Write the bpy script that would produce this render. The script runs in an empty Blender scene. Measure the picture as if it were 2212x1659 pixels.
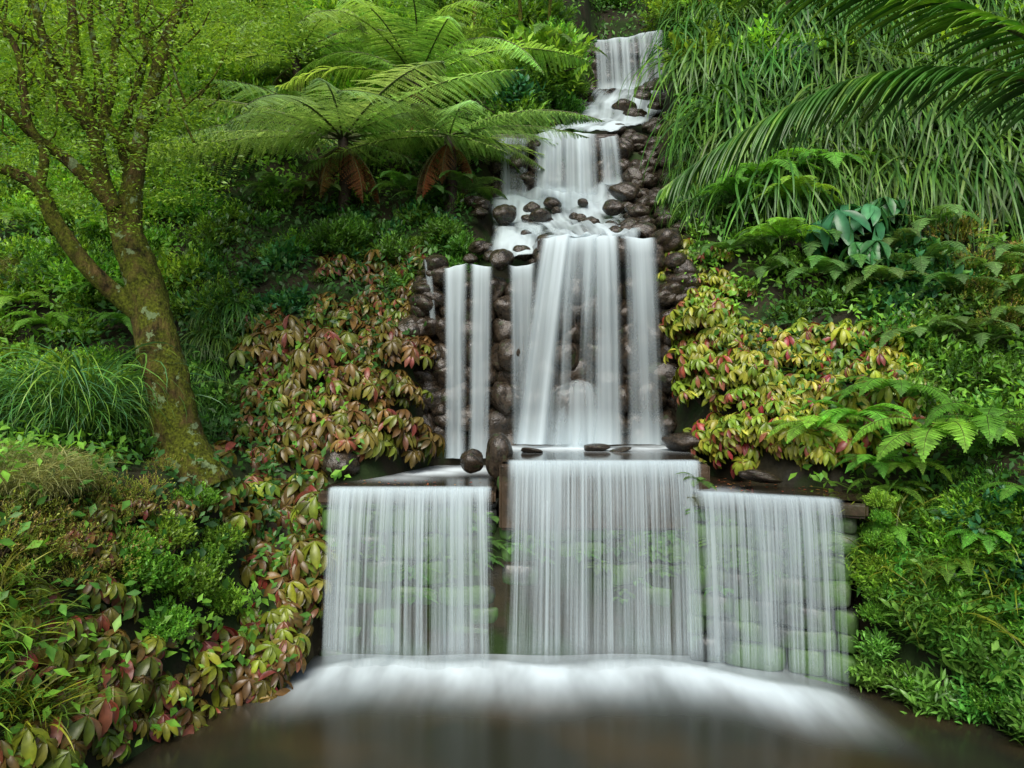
import bpy, math, random
import numpy as np
from mathutils import Vector, Matrix
rng=np.random.default_rng(7); random.seed(7)
R=math.radians
scene=bpy.context.scene; COL=scene.collection
F_=1736.0; CZ=3.2
def at(px,py,Y): return np.array([(px-1106)/F_*Y, Y, CZ+(830-py)/F_*Y])
def sst(a,b,x):
    t=np.clip((x-a)/(b-a),0,1); return t*t*(3-2*t)
def nz(x,y,s=0.0):
    return (np.sin(x*1.3+s)*np.cos(y*1.7-s*1.3)+np.sin(x*2.9+y*1.1+s*2)*.5+np.sin(y*3.7-x*2.3+s*3)*.3+np.sin(x*7.1+s)*np.sin(y*6.3+s)*.2)/1.6
# ---------------------------------------------------------------- terrain
def chan_b(y):
    cl=np.interp(y,[9.2,11.8,13.5,15,17,19,21],[-2.2,-1.45,-0.6,-0.45,0.9,1.7,1.9])
    cr=np.interp(y,[9.2,11.8,13.5,15,17,19,21],[3.3,2.55,2.7,2.95,3.4,3.9,3.9]); return cl,cr
def chan_z(y): return np.interp(y,[9.3,9.45,12.05,12.2,14.95,15.1,19.0,19.15,21,23],[-.6,1.5,1.5,4.65,6.1,7.5,9.7,11.0,11.5,15.5])
def H(x,y):
    x=np.asarray(x,float); y=np.asarray(y,float)
    xL=-2.1-0.27*(9.4-y); xR=np.where(y<8.4,3.6+0.75*(8.4-y),3.6-.3*(y-8.4))
    bl=-.7+3.0*sst(0,1.5,xL-x)+0.12*np.maximum(0,xL-x-1.5)
    br=-.7+2.8*sst(0,1.3,x-xR)+0.5*np.maximum(0,x-xR-1.)
    bank=np.maximum(bl,br)
    bank=np.where(y<3,bank*sst(-6,3,y)-.5*(1-sst(-6,3,y)),bank)
    y0=np.where(x<0,10.3,9.7-0.25*np.maximum(0,x-3))
    hill=2.3+1.07*(y-y0); hill=np.where(hill>21,21+(hill-21)*.15,hill)
    inp=(x>xL-.2)&(x<xR+.3)&(y<9.42)
    out=np.where(inp,bank,np.maximum(bank,hill)+0.16*nz(x*1.2,y*1.2,1.0)*sst(8,11,y))
    cl,cr=chan_b(y)
    m=sst(-.15,.35,x-cl)*sst(-.15,.35,cr-x)*(y>9.35)*(y<23)
    return out*(1-m)+chan_z(y)*m
def hit(px,py):
    Y=np.arange(4.2,45,.04); x=(px-1106)/F_*Y; z=CZ+(830-py)/F_*Y
    h=H(x,Y); k=np.where(z<h)[0]
    i=k[0] if len(k) else len(Y)-1
    return np.array([x[i],Y[i],h[i]])
# ---------------------------------------------------------------- mesh building
class MB:
    def __init__(s): s.V=[];s.C=[];s.F=[];s.M=[];s.n=0
    def add(s,V,F,C=(.5,.5,.5),mat=0):
        V=np.asarray(V,float).reshape(-1,3);F=np.asarray(F,int)
        C=np.asarray(C,float)
        if C.ndim==1: C=np.tile(C,(len(V),1))
        s.V.append(V);s.C.append(C);s.F.append(F+s.n);s.M.append(mat);s.n+=len(V)
    def mesh(s,name,mats,smooth=True,uv=None):
        me=bpy.data.meshes.new(name)
        V=np.concatenate(s.V);C=np.concatenate(s.C)
        me.vertices.add(len(V));me.vertices.foreach_set('co',V.ravel().astype(np.float32))
        li=np.concatenate([f.ravel() for f in s.F]); tot=np.concatenate([np.full(len(f),f.shape[1]) for f in s.F])
        mi=np.concatenate([np.full(len(f),m) for f,m in zip(s.F,s.M)])
        st=np.concatenate([[0],np.cumsum(tot)[:-1]])
        me.loops.add(len(li));me.loops.foreach_set('vertex_index',li.astype(np.int32))
        me.polygons.add(len(tot));me.polygons.foreach_set('loop_start',st.astype(np.int32))
        me.polygons.foreach_set('material_index',mi.astype(np.int32))
        me.polygons.foreach_set('use_smooth',np.full(len(tot),smooth))
        a=me.color_attributes.new('Col','FLOAT_COLOR','POINT')
        a.data.foreach_set('color',np.concatenate([C,np.ones((len(C),1))],1).ravel().astype(np.float32))
        if uv is not None:
            u=me.uv_layers.new(name='UVMap'); u.data.foreach_set('uv',uv[li].ravel().astype(np.float32))
        for m in mats: me.materials.append(m)
        me.update(calc_edges=True); return me
def nrm(a): return a/np.maximum(np.linalg.norm(a,axis=-1,keepdims=True),1e-9)
L1v=np.array([[0,0,0],[.5,.42,.07],[0,.5,0],[-.5,.42,.07],[0,1,-.06]]);L1f=np.array([[0,1,4,2],[0,2,4,3]])
Rv=np.array([[0,0,0],[.5,.4,.0],[0,1,-.08],[-.5,.4,0]]);Rf=np.array([[0,1,2,3]])
def bigleaf(droop=.35,fold=.10,ws=(.10,.55,1,.85,.4,0)):
    ts=[0,.2,.45,.7,.88,1];v=[];
    for t,w in zip(ts,ws):
        z=-droop*t*t; y=t*(1-.15*droop*t)
        v+=[[-.5*w,y,z+fold*w],[0,y,z],[.5*w,y,z+fold*w]]
    f=[]
    for i in range(5):
        a=3*i; f+=[[a+1,a+4,a+3,a],[a+2,a+5,a+4,a+1]]
    return np.array(v,float),np.array(f)
BL=bigleaf(.55,.10,(.1,.5,.9,1.,.65,.05)); BL2=bigleaf(.2,.06,(.1,.7,1,.7,.3,0))
def scat(mb,T,P,D,N,L,W,C,mat=0):
    v,f=T;n=len(P);k=len(v)
    D=nrm(D);X=nrm(np.cross(D,N));Nn=np.cross(X,D)
    L=np.broadcast_to(L,(n,))[:,None,None];W=np.broadcast_to(W,(n,))[:,None,None]
    V=P[:,None]+X[:,None]*v[None,:,0:1]*W+D[:,None]*v[None,:,1:2]*L+Nn[:,None]*v[None,:,2:3]*L
    FF=(f[None]+(np.arange(n)*k)[:,None,None]).reshape(-1,f.shape[1])
    CC=np.broadcast_to(np.asarray(C,float).reshape(-1,1,3),(n,k,3)).copy()
    mid=np.abs(v[:,0])<1e-6
    CC[:,mid]*=1.25
    mb.add(V.reshape(-1,3),FF,CC.reshape(-1,3),mat)
def rdir(n,zb=0.0):
    d=rng.normal(size=(n,3)); d[:,2]+=zb; return nrm(d)
def pick(pal,n,var=.25):
    pal=np.array(pal,float); c=pal[rng.integers(0,len(pal),n)]
    return c*(1+rng.uniform(-var,var,(n,1)))
def resamp(pts,rad,n):
    pts=np.asarray(pts,float);rad=np.asarray(rad,float);m=len(pts)
    t=np.linspace(0,m-1,n);i=np.clip(t.astype(int),0,m-2);u=(t-i)[:,None]
    p0=pts[np.clip(i-1,0,m-1)];p1=pts[i];p2=pts[i+1];p3=pts[np.clip(i+2,0,m-1)]
    P=.5*((2*p1)+(-p0+p2)*u+(2*p0-5*p1+4*p2-p3)*u*u+(-p0+3*p1-3*p2+p3)*u**3)
    return P,np.interp(t,np.arange(m),rad)
def tube(mb,pts,rad,n=None,seg=8,C=(.1,.08,.04),mat=0,bump=0.0):
    n=n or max(4,len(pts)*4); P,r=resamp(pts,rad,n)
    T=nrm(np.gradient(P,axis=0)); up=np.array([0.31,.2,1.0]) if abs(T[0,2])<.8 else np.array([1.,.1,0.])
    X=nrm(np.cross(T,up));Y=np.cross(T,X)
    a=np.linspace(0,2*np.pi,seg,endpoint=False)
    rr=r[:,None]*(1+bump*(np.sin(3*a[None]+np.arange(n)[:,None]*.35)*.6+rng.normal(size=(n,seg))*.35))
    V=P[:,None]+rr[...,None]*(X[:,None]*np.cos(a)[None,:,None]+Y[:,None]*np.sin(a)[None,:,None])
    f=[]
    for i in range(n-1):
        for j in range(seg):
            k=(j+1)%seg; f.append([i*seg+j,i*seg+k,(i+1)*seg+k,(i+1)*seg+j])
    mb.add(V.reshape(-1,3),np.array(f),C,mat)
# ---------------------------------------------------------------- materials
def newmat(name):
    m=bpy.data.materials.new(name);m.use_nodes=True;nt=m.node_tree;nt.nodes.clear();return m,nt
def N(nt,t,**k):
    n=nt.nodes.new(t)
    for a,b in k.items():
        if a in n.inputs.keys(): n.inputs[a].default_value=b
        else: setattr(n,a,b)
    return n
def leafmat(name,rough=.42,tr=.3,spec=.5,gain=(.95,1.65),tm=(1.6,1.5,.7)):
    m,nt=newmat(name);L=nt.links.new
    at_=N(nt,'ShaderNodeAttribute',attribute_name='Col');oi=N(nt,'ShaderNodeObjectInfo')
    mr=N(nt,'ShaderNodeMapRange');L(oi.outputs['Random'],mr.inputs[0]);mr.inputs[3].default_value=gain[0];mr.inputs[4].default_value=gain[1]
    mh=N(nt,'ShaderNodeMapRange');mm=N(nt,'ShaderNodeMath',operation='FRACT');m7=N(nt,'ShaderNodeMath',operation='MULTIPLY');m7.inputs[1].default_value=7.31
    L(oi.outputs['Random'],m7.inputs[0]);L(m7.outputs[0],mm.inputs[0]);L(mm.outputs[0],mh.inputs[0]);mh.inputs[3].default_value=.478;mh.inputs[4].default_value=.518
    hs=N(nt,'ShaderNodeHueSaturation');L(mh.outputs[0],hs.inputs['Hue']);L(mr.outputs[0],hs.inputs['Value']);L(at_.outputs['Color'],hs.inputs['Color'])
    tc=N(nt,'ShaderNodeTexCoord');no=N(nt,'ShaderNodeTexNoise',Scale=9.0,Detail=2.0);L(tc.outputs['Object'],no.inputs['Vector'])
    mn=N(nt,'ShaderNodeMapRange');L(no.outputs['Fac'],mn.inputs[0]);mn.inputs[1].default_value=.3;mn.inputs[2].default_value=.7;mn.inputs[3].default_value=.65;mn.inputs[4].default_value=1.25
    vm=N(nt,'ShaderNodeVectorMath',operation='SCALE');L(hs.outputs[0],vm.inputs[0]);L(mn.outputs[0],vm.inputs['Scale'])
    p=N(nt,'ShaderNodeBsdfPrincipled',Roughness=rough);p.inputs['Specular IOR Level'].default_value=spec
    L(vm.outputs[0],p.inputs['Base Color'])
    t=N(nt,'ShaderNodeBsdfTranslucent');v2=N(nt,'ShaderNodeVectorMath',operation='MULTIPLY');L(vm.outputs[0],v2.inputs[0]);v2.inputs[1].default_value=tm;L(v2.outputs[0],t.inputs['Color'])
    mx=N(nt,'ShaderNodeMixShader');mx.inputs[0].default_value=tr;L(p.outputs[0],mx.inputs[1]);L(t.outputs[0],mx.inputs[2])
    o=N(nt,'ShaderNodeOutputMaterial');L(mx.outputs[0],o.inputs[0]);return m
M_leaf=leafmat('leaf_material',.42,.40,.38,(1.0,1.7));M_gloss=leafmat('glossy_leaf_material',.34,.24,.45,(.9,1.4));M_bronze=leafmat('bronze_leaf_material',.33,.2,.42,(.75,1.2));M_fern=leafmat('fern_material',.55,.42,.3);M_grass=leafmat('grass_material',.4,.3,.33,(.85,1.4))
M_palm=leafmat('palm_leaf_material',.35,.25,.35,(1.1,1.4),(1.1,1.5,.6))
def rockmat(name,c1,c2,moss,r1=.12,r2=.45,scale=4,bs=.6,mossc=(.04,.08,.015,1),spec=.5):
    m,nt=newmat(name);L=nt.links.new
    tc=N(nt,'ShaderNodeTexCoord');oi=N(nt,'ShaderNodeObjectInfo')
    ad=N(nt,'ShaderNodeVectorMath',operation='ADD');L(tc.outputs['Object'],ad.inputs[0]);L(oi.outputs['Location'],ad.inputs[1])
    n1=N(nt,'ShaderNodeTexNoise',Scale=scale,Detail=8.0,Roughness=.62);L(ad.outputs[0],n1.inputs['Vector'])
    cr=N(nt,'ShaderNodeValToRGB');cr.color_ramp.elements[0].position=.33;cr.color_ramp.elements[0].color=(*c1,1);cr.color_ramp.elements[1].position=.7;cr.color_ramp.elements[1].color=(*c2,1);L(n1.outputs['Fac'],cr.inputs[0])
    n2=N(nt,'ShaderNodeTexNoise',Scale=scale*.55,Detail=6.0);L(ad.outputs[0],n2.inputs['Vector'])
    mr=N(nt,'ShaderNodeMapRange');L(n2.outputs['Fac'],mr.inputs[0]);mr.inputs[1].default_value=1-moss-.04;mr.inputs[2].default_value=1-moss+.08
    mx=N(nt,'ShaderNodeMix',data_type='RGBA');L(mr.outputs[0],mx.inputs[0]);L(cr.outputs[0],mx.inputs[6]);mx.inputs[7].default_value=mossc
    p=N(nt,'ShaderNodeBsdfPrincipled');L(mx.outputs[2],p.inputs['Base Color']);p.inputs['Specular IOR Level'].default_value=spec
    rr=N(nt,'ShaderNodeMapRange');L(n1.outputs['Fac'],rr.inputs[0]);rr.inputs[1].default_value=.35;rr.inputs[2].default_value=.65;rr.inputs[3].default_value=r1;rr.inputs[4].default_value=r2
    ra=N(nt,'ShaderNodeMath',operation='ADD');L(rr.outputs[0],ra.inputs[0]);rm=N(nt,'ShaderNodeMath',operation='MULTIPLY');L(mr.outputs[0],rm.inputs[0]);rm.inputs[1].default_value=.4;L(rm.outputs[0],ra.inputs[1]);L(ra.outputs[0],p.inputs['Roughness'])
    n3=N(nt,'ShaderNodeTexNoise',Scale=scale*3,Detail=6.0,Roughness=.55);L(ad.outputs[0],n3.inputs['Vector'])
    b=N(nt,'ShaderNodeBump',Strength=bs,Distance=.03);L(n3.outputs['Fac'],b.inputs['Height']);L(b.outputs[0],p.inputs['Normal'])
    o=N(nt,'ShaderNodeOutputMaterial');L(p.outputs[0],o.inputs[0]);return m
M_rock=rockmat('wet_rock',(.007,.006,.005),(.055,.041,.027),.38,.05,.28,3.5,.45,(.022,.034,.010,1))
M_wall=rockmat('wet_stone_wall',(.012,.014,.013),(.07,.075,.07),.55,.1,.4,3,.6,(.05,.12,.02,1))
M_slab=rockmat('wet_concrete_ledge',(.014,.011,.007),(.07,.045,.025),.4,.08,.35,3,.5,(.035,.045,.012,1))
M_soil=rockmat('dark_soil',(.010,.010,.005),(.035,.030,.016),.5,.6,.9,3,.9,(.018,.034,.010,1),.2)
def barkmat():
    m,nt=newmat('mossy_bark');L=nt.links.new
    tc=N(nt,'ShaderNodeTexCoord')
    mp=N(nt,'ShaderNodeMapping');mp.inputs['Scale'].default_value=(1,1,.35);L(tc.outputs['Object'],mp.inputs[0])
    n1=N(nt,'ShaderNodeTexNoise',Scale=11.0,Detail=9.0,Roughness=.7);L(mp.outputs[0],n1.inputs['Vector'])
    cr=N(nt,'ShaderNodeValToRGB');e=cr.color_ramp.elements;e[0].position=.4;e[0].color=(.014,.012,.004,1);e[1].position=.64;e[1].color=(.17,.12,.04,1);L(n1.outputs['Fac'],cr.inputs[0])
    n2=N(nt,'ShaderNodeTexNoise',Scale=3.0,Detail=12.0,Roughness=.7);L(tc.outputs['Object'],n2.inputs['Vector'])
    mr=N(nt,'ShaderNodeMapRange');L(n2.outputs['Fac'],mr.inputs[0]);mr.inputs[1].default_value=.40;mr.inputs[2].default_value=.54;mr.inputs[4].default_value=.92
    mx=N(nt,'ShaderNodeMix',data_type='RGBA');L(mr.outputs[0],mx.inputs[0]);L(cr.outputs[0],mx.inputs[6])
    cm=N(nt,'ShaderNodeValToRGB');e=cm.color_ramp.elements;e[0].position=.35;e[0].color=(.035,.045,.004,1);e[1].position=.65;e[1].color=(.15,.19,.015,1);n5=N(nt,'ShaderNodeTexNoise',Scale=35.0,Detail=5.0);L(tc.outputs['Object'],n5.inputs['Vector']);L(n5.outputs['Fac'],cm.inputs[0]);L(cm.outputs[0],mx.inputs[7])
    n3=N(nt,'ShaderNodeTexNoise',Scale=4.5,Detail=12.0,Roughness=.65);mp2=N(nt,'ShaderNodeMapping');mp2.inputs['Location'].default_value=(7,3,2);L(tc.outputs['Object'],mp2.inputs[0]);L(mp2.outputs[0],n3.inputs['Vector'])
    m3=N(nt,'ShaderNodeMapRange');L(n3.outputs['Fac'],m3.inputs[0]);m3.inputs[1].default_value=.595;m3.inputs[2].default_value=.61;m3.inputs[4].default_value=.85
    mx2=N(nt,'ShaderNodeMix',data_type='RGBA');L(m3.outputs[0],mx2.inputs[0]);L(mx.outputs[2],mx2.inputs[6]);mx2.inputs[7].default_value=(.22,.31,.15,1)
    p=N(nt,'ShaderNodeBsdfPrincipled',Roughness=.85);L(mx2.outputs[2],p.inputs['Base Color']);p.inputs['Specular IOR Level'].default_value=.15
    n4=N(nt,'ShaderNodeTexNoise',Scale=18.0,Detail=10.0,Roughness=.7);L(mp.outputs[0],n4.inputs['Vector'])
    b=N(nt,'ShaderNodeBump',Strength=1.0,Distance=.12);L(n4.outputs['Fac'],b.inputs['Height']);L(b.outputs[0],p.inputs['Normal'])
    o=N(nt,'ShaderNodeOutputMaterial');L(p.outputs[0],o.inputs[0]);return m
M_bark=barkmat()
def stemmat(name,c):
    m,nt=newmat(name);L=nt.links.new
    tc=N(nt,'ShaderNodeTexCoord');n1=N(nt,'ShaderNodeTexNoise',Scale=30.0,Detail=4.0);L(tc.outputs['Object'],n1.inputs['Vector'])
    cr=N(nt,'ShaderNodeValToRGB');e=cr.color_ramp.elements;e[0].position=.3;e[0].color=(c[0]*.4,c[1]*.4,c[2]*.4,1);e[1].position=.7;e[1].color=(c[0]*1.4,c[1]*1.4,c[2]*1.4,1);L(n1.outputs['Fac'],cr.inputs[0])
    p=N(nt,'ShaderNodeBsdfPrincipled',Roughness=.7);L(cr.outputs[0],p.inputs['Base Color'])
    b=N(nt,'ShaderNodeBump',Strength=.6,Distance=.02);L(n1.outputs['Fac'],b.inputs['Height']);L(b.outputs[0],p.inputs['Normal'])
    o=N(nt,'ShaderNodeOutputMaterial');L(p.outputs[0],o.inputs[0]);return m
M_stem=stemmat('brown_stem',(.045,.03,.016));M_fibre=stemmat('tree_fern_trunk_fibre',(.03,.018,.01));M_gstem=stemmat('green_stem',(.08,.10,.03))
WCOL=(.54,.645,.69,1)
def curtmat(name,f1,f2,a1=.5,a2=.3,a3=.4):
    m,nt=newmat(name);L=nt.links.new
    uv=N(nt,'ShaderNodeUVMap');oi=N(nt,'ShaderNodeObjectInfo')
    cb=N(nt,'ShaderNodeCombineXYZ');ml=N(nt,'ShaderNodeMath',operation='MULTIPLY');ml.inputs[1].default_value=37.;L(oi.outputs['Random'],ml.inputs[0]);L(ml.outputs[0],cb.inputs[2])
    def nn(fu,fv,det=2.):
        mp=N(nt,'ShaderNodeMapping');mp.inputs['Scale'].default_value=(fu,fv,1);L(uv.outputs[0],mp.inputs[0])
        ad=N(nt,'ShaderNodeVectorMath',operation='ADD');L(mp.outputs[0],ad.inputs[0]);L(cb.outputs[0],ad.inputs[1])
        n=N(nt,'ShaderNodeTexNoise',Scale=1.,Detail=det);L(ad.outputs[0],n.inputs['Vector']);return n
    a=nn(f1,.12);b=nn(f2,.30);c=nn(1.6,.45,1.)
    def mrr(n,lo,hi,amp):
        s=N(nt,'ShaderNodeMapRange');L(n.outputs['Fac'],s.inputs[0]);s.inputs[1].default_value=lo;s.inputs[2].default_value=hi;s.inputs[3].default_value=-amp;s.inputs[4].default_value=amp;return s
    s1=mrr(a,.3,.7,a1);s2=mrr(b,.3,.7,a2);s3=mrr(c,.3,.7,a3)
    ad1=N(nt,'ShaderNodeMath',operation='ADD');L(s1.outputs[0],ad1.inputs[0]);L(s2.outputs[0],ad1.inputs[1])
    ad2=N(nt,'ShaderNodeMath',operation='ADD');L(ad1.outputs[0],ad2.inputs[0]);L(s3.outputs[0],ad2.inputs[1])
    wc=N(nt,'ShaderNodeAttribute',attribute_name='Col');sp=N(nt,'ShaderNodeSeparateColor');L(wc.outputs['Color'],sp.inputs[0])
    m1=N(nt,'ShaderNodeMath',operation='MULTIPLY_ADD');L(ad2.outputs[0],m1.inputs[0]);L(sp.outputs[1],m1.inputs[1]);L(sp.outputs[0],m1.inputs[2]);m1.use_clamp=True
    m2=N(nt,'ShaderNodeMath',operation='MULTIPLY');L(m1.outputs[0],m2.inputs[0]);L(sp.outputs[2],m2.inputs[1]);m2.use_clamp=True
    d=N(nt,'ShaderNodeBsdfDiffuse');d.inputs[0].default_value=WCOL
    t=N(nt,'ShaderNodeBsdfTranslucent');t.inputs[0].default_value=WCOL
    x1=N(nt,'ShaderNodeMixShader');x1.inputs[0].default_value=.3;L(d.outputs[0],x1.inputs[1]);L(t.outputs[0],x1.inputs[2])
    tr=N(nt,'ShaderNodeBsdfTransparent')
    x3=N(nt,'ShaderNodeMixShader');L(m2.outputs[0],x3.inputs[0]);L(tr.outputs[0],x3.inputs[1]);L(x1.outputs[0],x3.inputs[2])
    o=N(nt,'ShaderNodeOutputMaterial');L(x3.outputs[0],o.inputs[0]);return m
M_curt=curtmat('falling_water_fine',12,42,.40,.36,.25);M_silk=curtmat('falling_water_silky',6,17,.5,.22,.2);M_casc=curtmat('cascade_foam',3,8)
def poolmat(name,dark,brown,rough,foamc):
    m,nt=newmat(name);L=nt.links.new
    wc=N(nt,'ShaderNodeAttribute',attribute_name='Col');sp=N(nt,'ShaderNodeSeparateColor');L(wc.outputs['Color'],sp.inputs[0])
    tc=N(nt,'ShaderNodeTexCoord');mp=N(nt,'ShaderNodeMapping');mp.inputs['Scale'].default_value=(1.6,.5,1);L(tc.outputs['Object'],mp.inputs[0])
    n=N(nt,'ShaderNodeTexNoise',Scale=1.3,Detail=3.0);L(mp.outputs[0],n.inputs['Vector'])
    mr=N(nt,'ShaderNodeMapRange');L(n.outputs['Fac'],mr.inputs[0]);mr.inputs[1].default_value=.3;mr.inputs[2].default_value=.7;mr.inputs[3].default_value=.55;mr.inputs[4].default_value=1.2
    mu=N(nt,'ShaderNodeMath',operation='MULTIPLY');mu.use_clamp=True;L(sp.outputs[0],mu.inputs[0]);L(mr.outputs[0],mu.inputs[1])
    n2=N(nt,'ShaderNodeTexNoise',Scale=.8,Detail=3.0);L(tc.outputs['Object'],n2.inputs['Vector'])
    cr=N(nt,'ShaderNodeValToRGB');e=cr.color_ramp.elements;e[0].position=.42;e[0].color=(*dark,1);e[1].position=.66;e[1].color=(*brown,1);L(n2.outputs['Fac'],cr.inputs[0])
    p=N(nt,'ShaderNodeBsdfPrincipled',Roughness=rough);L(cr.outputs[0],p.inputs['Base Color']);p.inputs['IOR'].default_value=1.33
    d=N(nt,'ShaderNodeBsdfDiffuse');d.inputs[0].default_value=foamc
    x=N(nt,'ShaderNodeMixShader');L(mu.outputs[0],x.inputs[0]);L(p.outputs[0],x.inputs[1]);L(d.outputs[0],x.inputs[2])
    o=N(nt,'ShaderNodeOutputMaterial');L(x.outputs[0],o.inputs[0]);return m
M_pool=poolmat('pool_water',(.018,.019,.013),(.036,.027,.013),.2,(.52,.61,.655,1));M_film=poolmat('ledge_water',(.018,.015,.010),(.035,.024,.013),.1,(.56,.64,.68,1))
# ---------------------------------------------------------------- object helpers
def obj(name,me,label=None,cat=None,group=None,kind=None,loc=(0,0,0),rot=(0,0,0),sc=(1,1,1),parent=None):
    o=bpy.data.objects.new(name,me);COL.objects.link(o);o.location=loc;o.rotation_euler=rot
    o.scale=sc if not np.isscalar(sc) else (sc,sc,sc)
    if label:o['label']=label
    if cat:o['category']=cat
    if group:o['group']=group
    if kind:o['kind']=kind
    if parent:o.parent=parent
    return o
# ================================================================ terrain
xs=np.unique(np.round(np.concatenate([np.linspace(-60,-9,26),np.arange(-9,9,.12),np.linspace(9,60,26)]),3))
ys=np.unique(np.round(np.concatenate([np.linspace(-30,3,20),np.arange(3,25,.1),np.linspace(25,90,30)]),3))
X,Y=np.meshgrid(xs,ys);Z=H(X,Y)
mb=MB();nx=len(xs);ny=len(ys);i=np.arange((ny-1)*nx).reshape(ny-1,nx)[:,:-1].ravel()
mb.add(np.stack([X,Y,Z],-1).reshape(-1,3),np.stack([i,i+1,i+nx+1,i+nx],1))
obj('ground',mb.mesh('ground',[M_soil]),label='dark damp soil hillside and pool banks',cat='ground',kind='structure')
# ================================================================ pool
def gridsheet(name,c00,c10,c11,c01,n,m,foam,mat,zf=None,**k):
    u,v=np.meshgrid(np.linspace(0,1,n),np.linspace(0,1,m))
    c=[np.array(a,float) for a in (c00,c10,c11,c01)]
    P=(c[0]*((1-u)*(1-v))[...,None]+c[1]*(u*(1-v))[...,None]+c[2]*(u*v)[...,None]+c[3]*((1-u)*v)[...,None])
    f=foam(P[...,0],P[...,1]); 
    if zf is not None: P[...,2]+=zf(P[...,0],P[...,1],f)
    i=np.arange((m-1)*n).reshape(m-1,n)[:,:-1].ravel();mb=MB()
    mb.add(P.reshape(-1,3),np.stack([i,i+1,i+n+1,i+n],1),np.stack([f,f,f],-1).reshape(-1,3))
    return obj(name,mb.mesh(name,[mat]),**k)
def foam_pool(x,y):
    yy=y+np.maximum(0,x-1.6)*.45+np.maximum(0,-1.2-x)*.05+.08*np.sin(x*2.1+1)+.04*np.sin(x*5.3)
    a=sst(7.3,8.9,yy)**2.0*(1-.5*sst(8.9,9.25,yy)); 
    xl=x+(9.0-y)*.15; a*=sst(-2.6,-1.9,xl)*(1-sst(2.9,3.7,x)); return np.clip(a*1.0,0,1)
gridsheet('pool_water',(-9,-8,0),(9,-8,0),(9,9.45,0),(-9,9.45,0),360,360,foam_pool,M_pool,zf=lambda x,y,f:.10*f+.02*f*np.sin(x*4+y*3),label='still dark pool with white foam under the falls',cat='pool',kind='structure')
# ================================================================ weir walls & ledges
def superblock(c,s,mb,yaw=0,seg=14,rings=9,e=.35):
    th=np.linspace(-np.pi/2,np.pi/2,rings);ph=np.linspace(-np.pi,np.pi,seg,endpoint=False)
    f=lambda a:np.sign(a)*np.abs(a)**e
    T,Pp=np.meshgrid(th,ph,indexing='ij')
    V=np.stack([f(np.cos(T))*f(np.cos(Pp))*s[0],f(np.cos(T))*f(np.sin(Pp))*s[1],f(np.sin(T))*s[2]],-1)
    V+=.018*np.sin(V*9+rng.uniform(0,6,3))[...,[1,2,0]]
    cy,sy=math.cos(yaw),math.sin(yaw)
    V=np.stack([V[...,0]*cy-V[...,1]*sy,V[...,0]*sy+V[...,1]*cy,V[...,2]],-1)+np.array(c)
    F=[]
    for i in range(rings-1):
        for j in range(seg):
            k=(j+1)%seg;F.append([i*seg+j,i*seg+k,(i+1)*seg+k,(i+1)*seg+j])
    mb.add(V.reshape(-1,3),np.array(F))
def weir(p0,p1,ztop,label):
    mb=MB();p0=np.array(p0,float);p1=np.array(p1,float);d=p1-p0;Ln=np.linalg.norm(d);d/=Ln;yaw=math.atan2(d[1],d[0]);nb=np.array([-d[1],d[0]])
    z=-.45
    while z<ztop-.16:
        h=rng.uniform(.2,.32);
        if z+h>ztop-.1:h=ztop-.13-z
        s=-rng.uniform(0,.3)
        while s<Ln:
            w=rng.uniform(.35,.8);a=max(0,s);b=min(Ln,s+w)
            if b-a>.12:
                c=p0+d*(a+b)/2+nb*(.2+rng.uniform(-.03,.04))
                superblock((c[0],c[1],z+h/2),((b-a)/2*1.01,.22,h/2*1.01),mb,yaw)
            s+=w
        z+=h
    return obj('stone_weir_wall',mb.mesh('stone_weir_wall',[M_wall]),label=label,cat='wall')
weir((-2.25,9.38),(-.16,9.40),1.95,'wet coursed stone wall behind a thin water curtain')
weir((-.16,9.42),(2.25,9.42),2.26,'taller wet stone wall with ferns behind water curtain')
weir((2.0,9.18),(3.62,8.43),1.95,'angled wet stone wall behind water curtain')
def slab(name,poly,z0,z1,label,mat=M_slab):
    import bmesh
    bm=bmesh.new();vs=[bm.verts.new((p[0],p[1],z0)) for p in poly];f=bm.faces.new(vs)
    r=bmesh.ops.extrude_face_region(bm,geom=[f]);
    for v in r['geom']:
        if isinstance(v,bmesh.types.BMVert):v.co.z=z1
    bmesh.ops.recalc_face_normals(bm,faces=bm.faces[:])
    bmesh.ops.bevel(bm,geom=bm.edges[:],offset=.03,segments=3,affect='EDGES')
    me=bpy.data.meshes.new(name);bm.to_mesh(me);bm.free();me.materials.append(mat)
    return obj(name,me,label=label,cat='ledge')
slab('stone_ledge',[(-2.25,9.3),(-.19,9.32),(-.19,12.2),(-2.1,12.2)],1.80,1.96,'low wet brown stone ledge with shallow water')
slab('stone_ledge',[(-.15,9.32),(2.3,9.32),(2.5,12.1),(-.15,12.1)],1.5,2.27,'raised wet brown stone ledge with water flowing over')
slab('stone_ledge',[(1.95,9.1),(3.68,8.3),(4.3,9.6),(2.36,11.5),(2.33,9.3)],1.80,1.955,'wet brown stone ledge angled beside ferns')
def foam_pts(pts):
    def f(x,y):
        a=np.zeros_like(x)
        for (cx,cy,rx,ry,s) in pts: a=np.maximum(a,s*np.exp(-((x-cx)/rx)**2-((y-cy)/ry)**2))
        return np.clip(a,0,1)
    return f
gridsheet('water',(-2.22,9.34,1.985),(-.22,9.36,1.985),(-.22,12.1,1.985),(-2.05,12.1,1.985),60,60,foam_pts([(-.65,11.5,.6,.6,1.1),(-1.1,11.0,.5,.45,1),(-1.4,10.4,.45,.4,.5)]),M_film,label='shallow water sheet on ledge with foam',cat='water',kind='structure')
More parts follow.
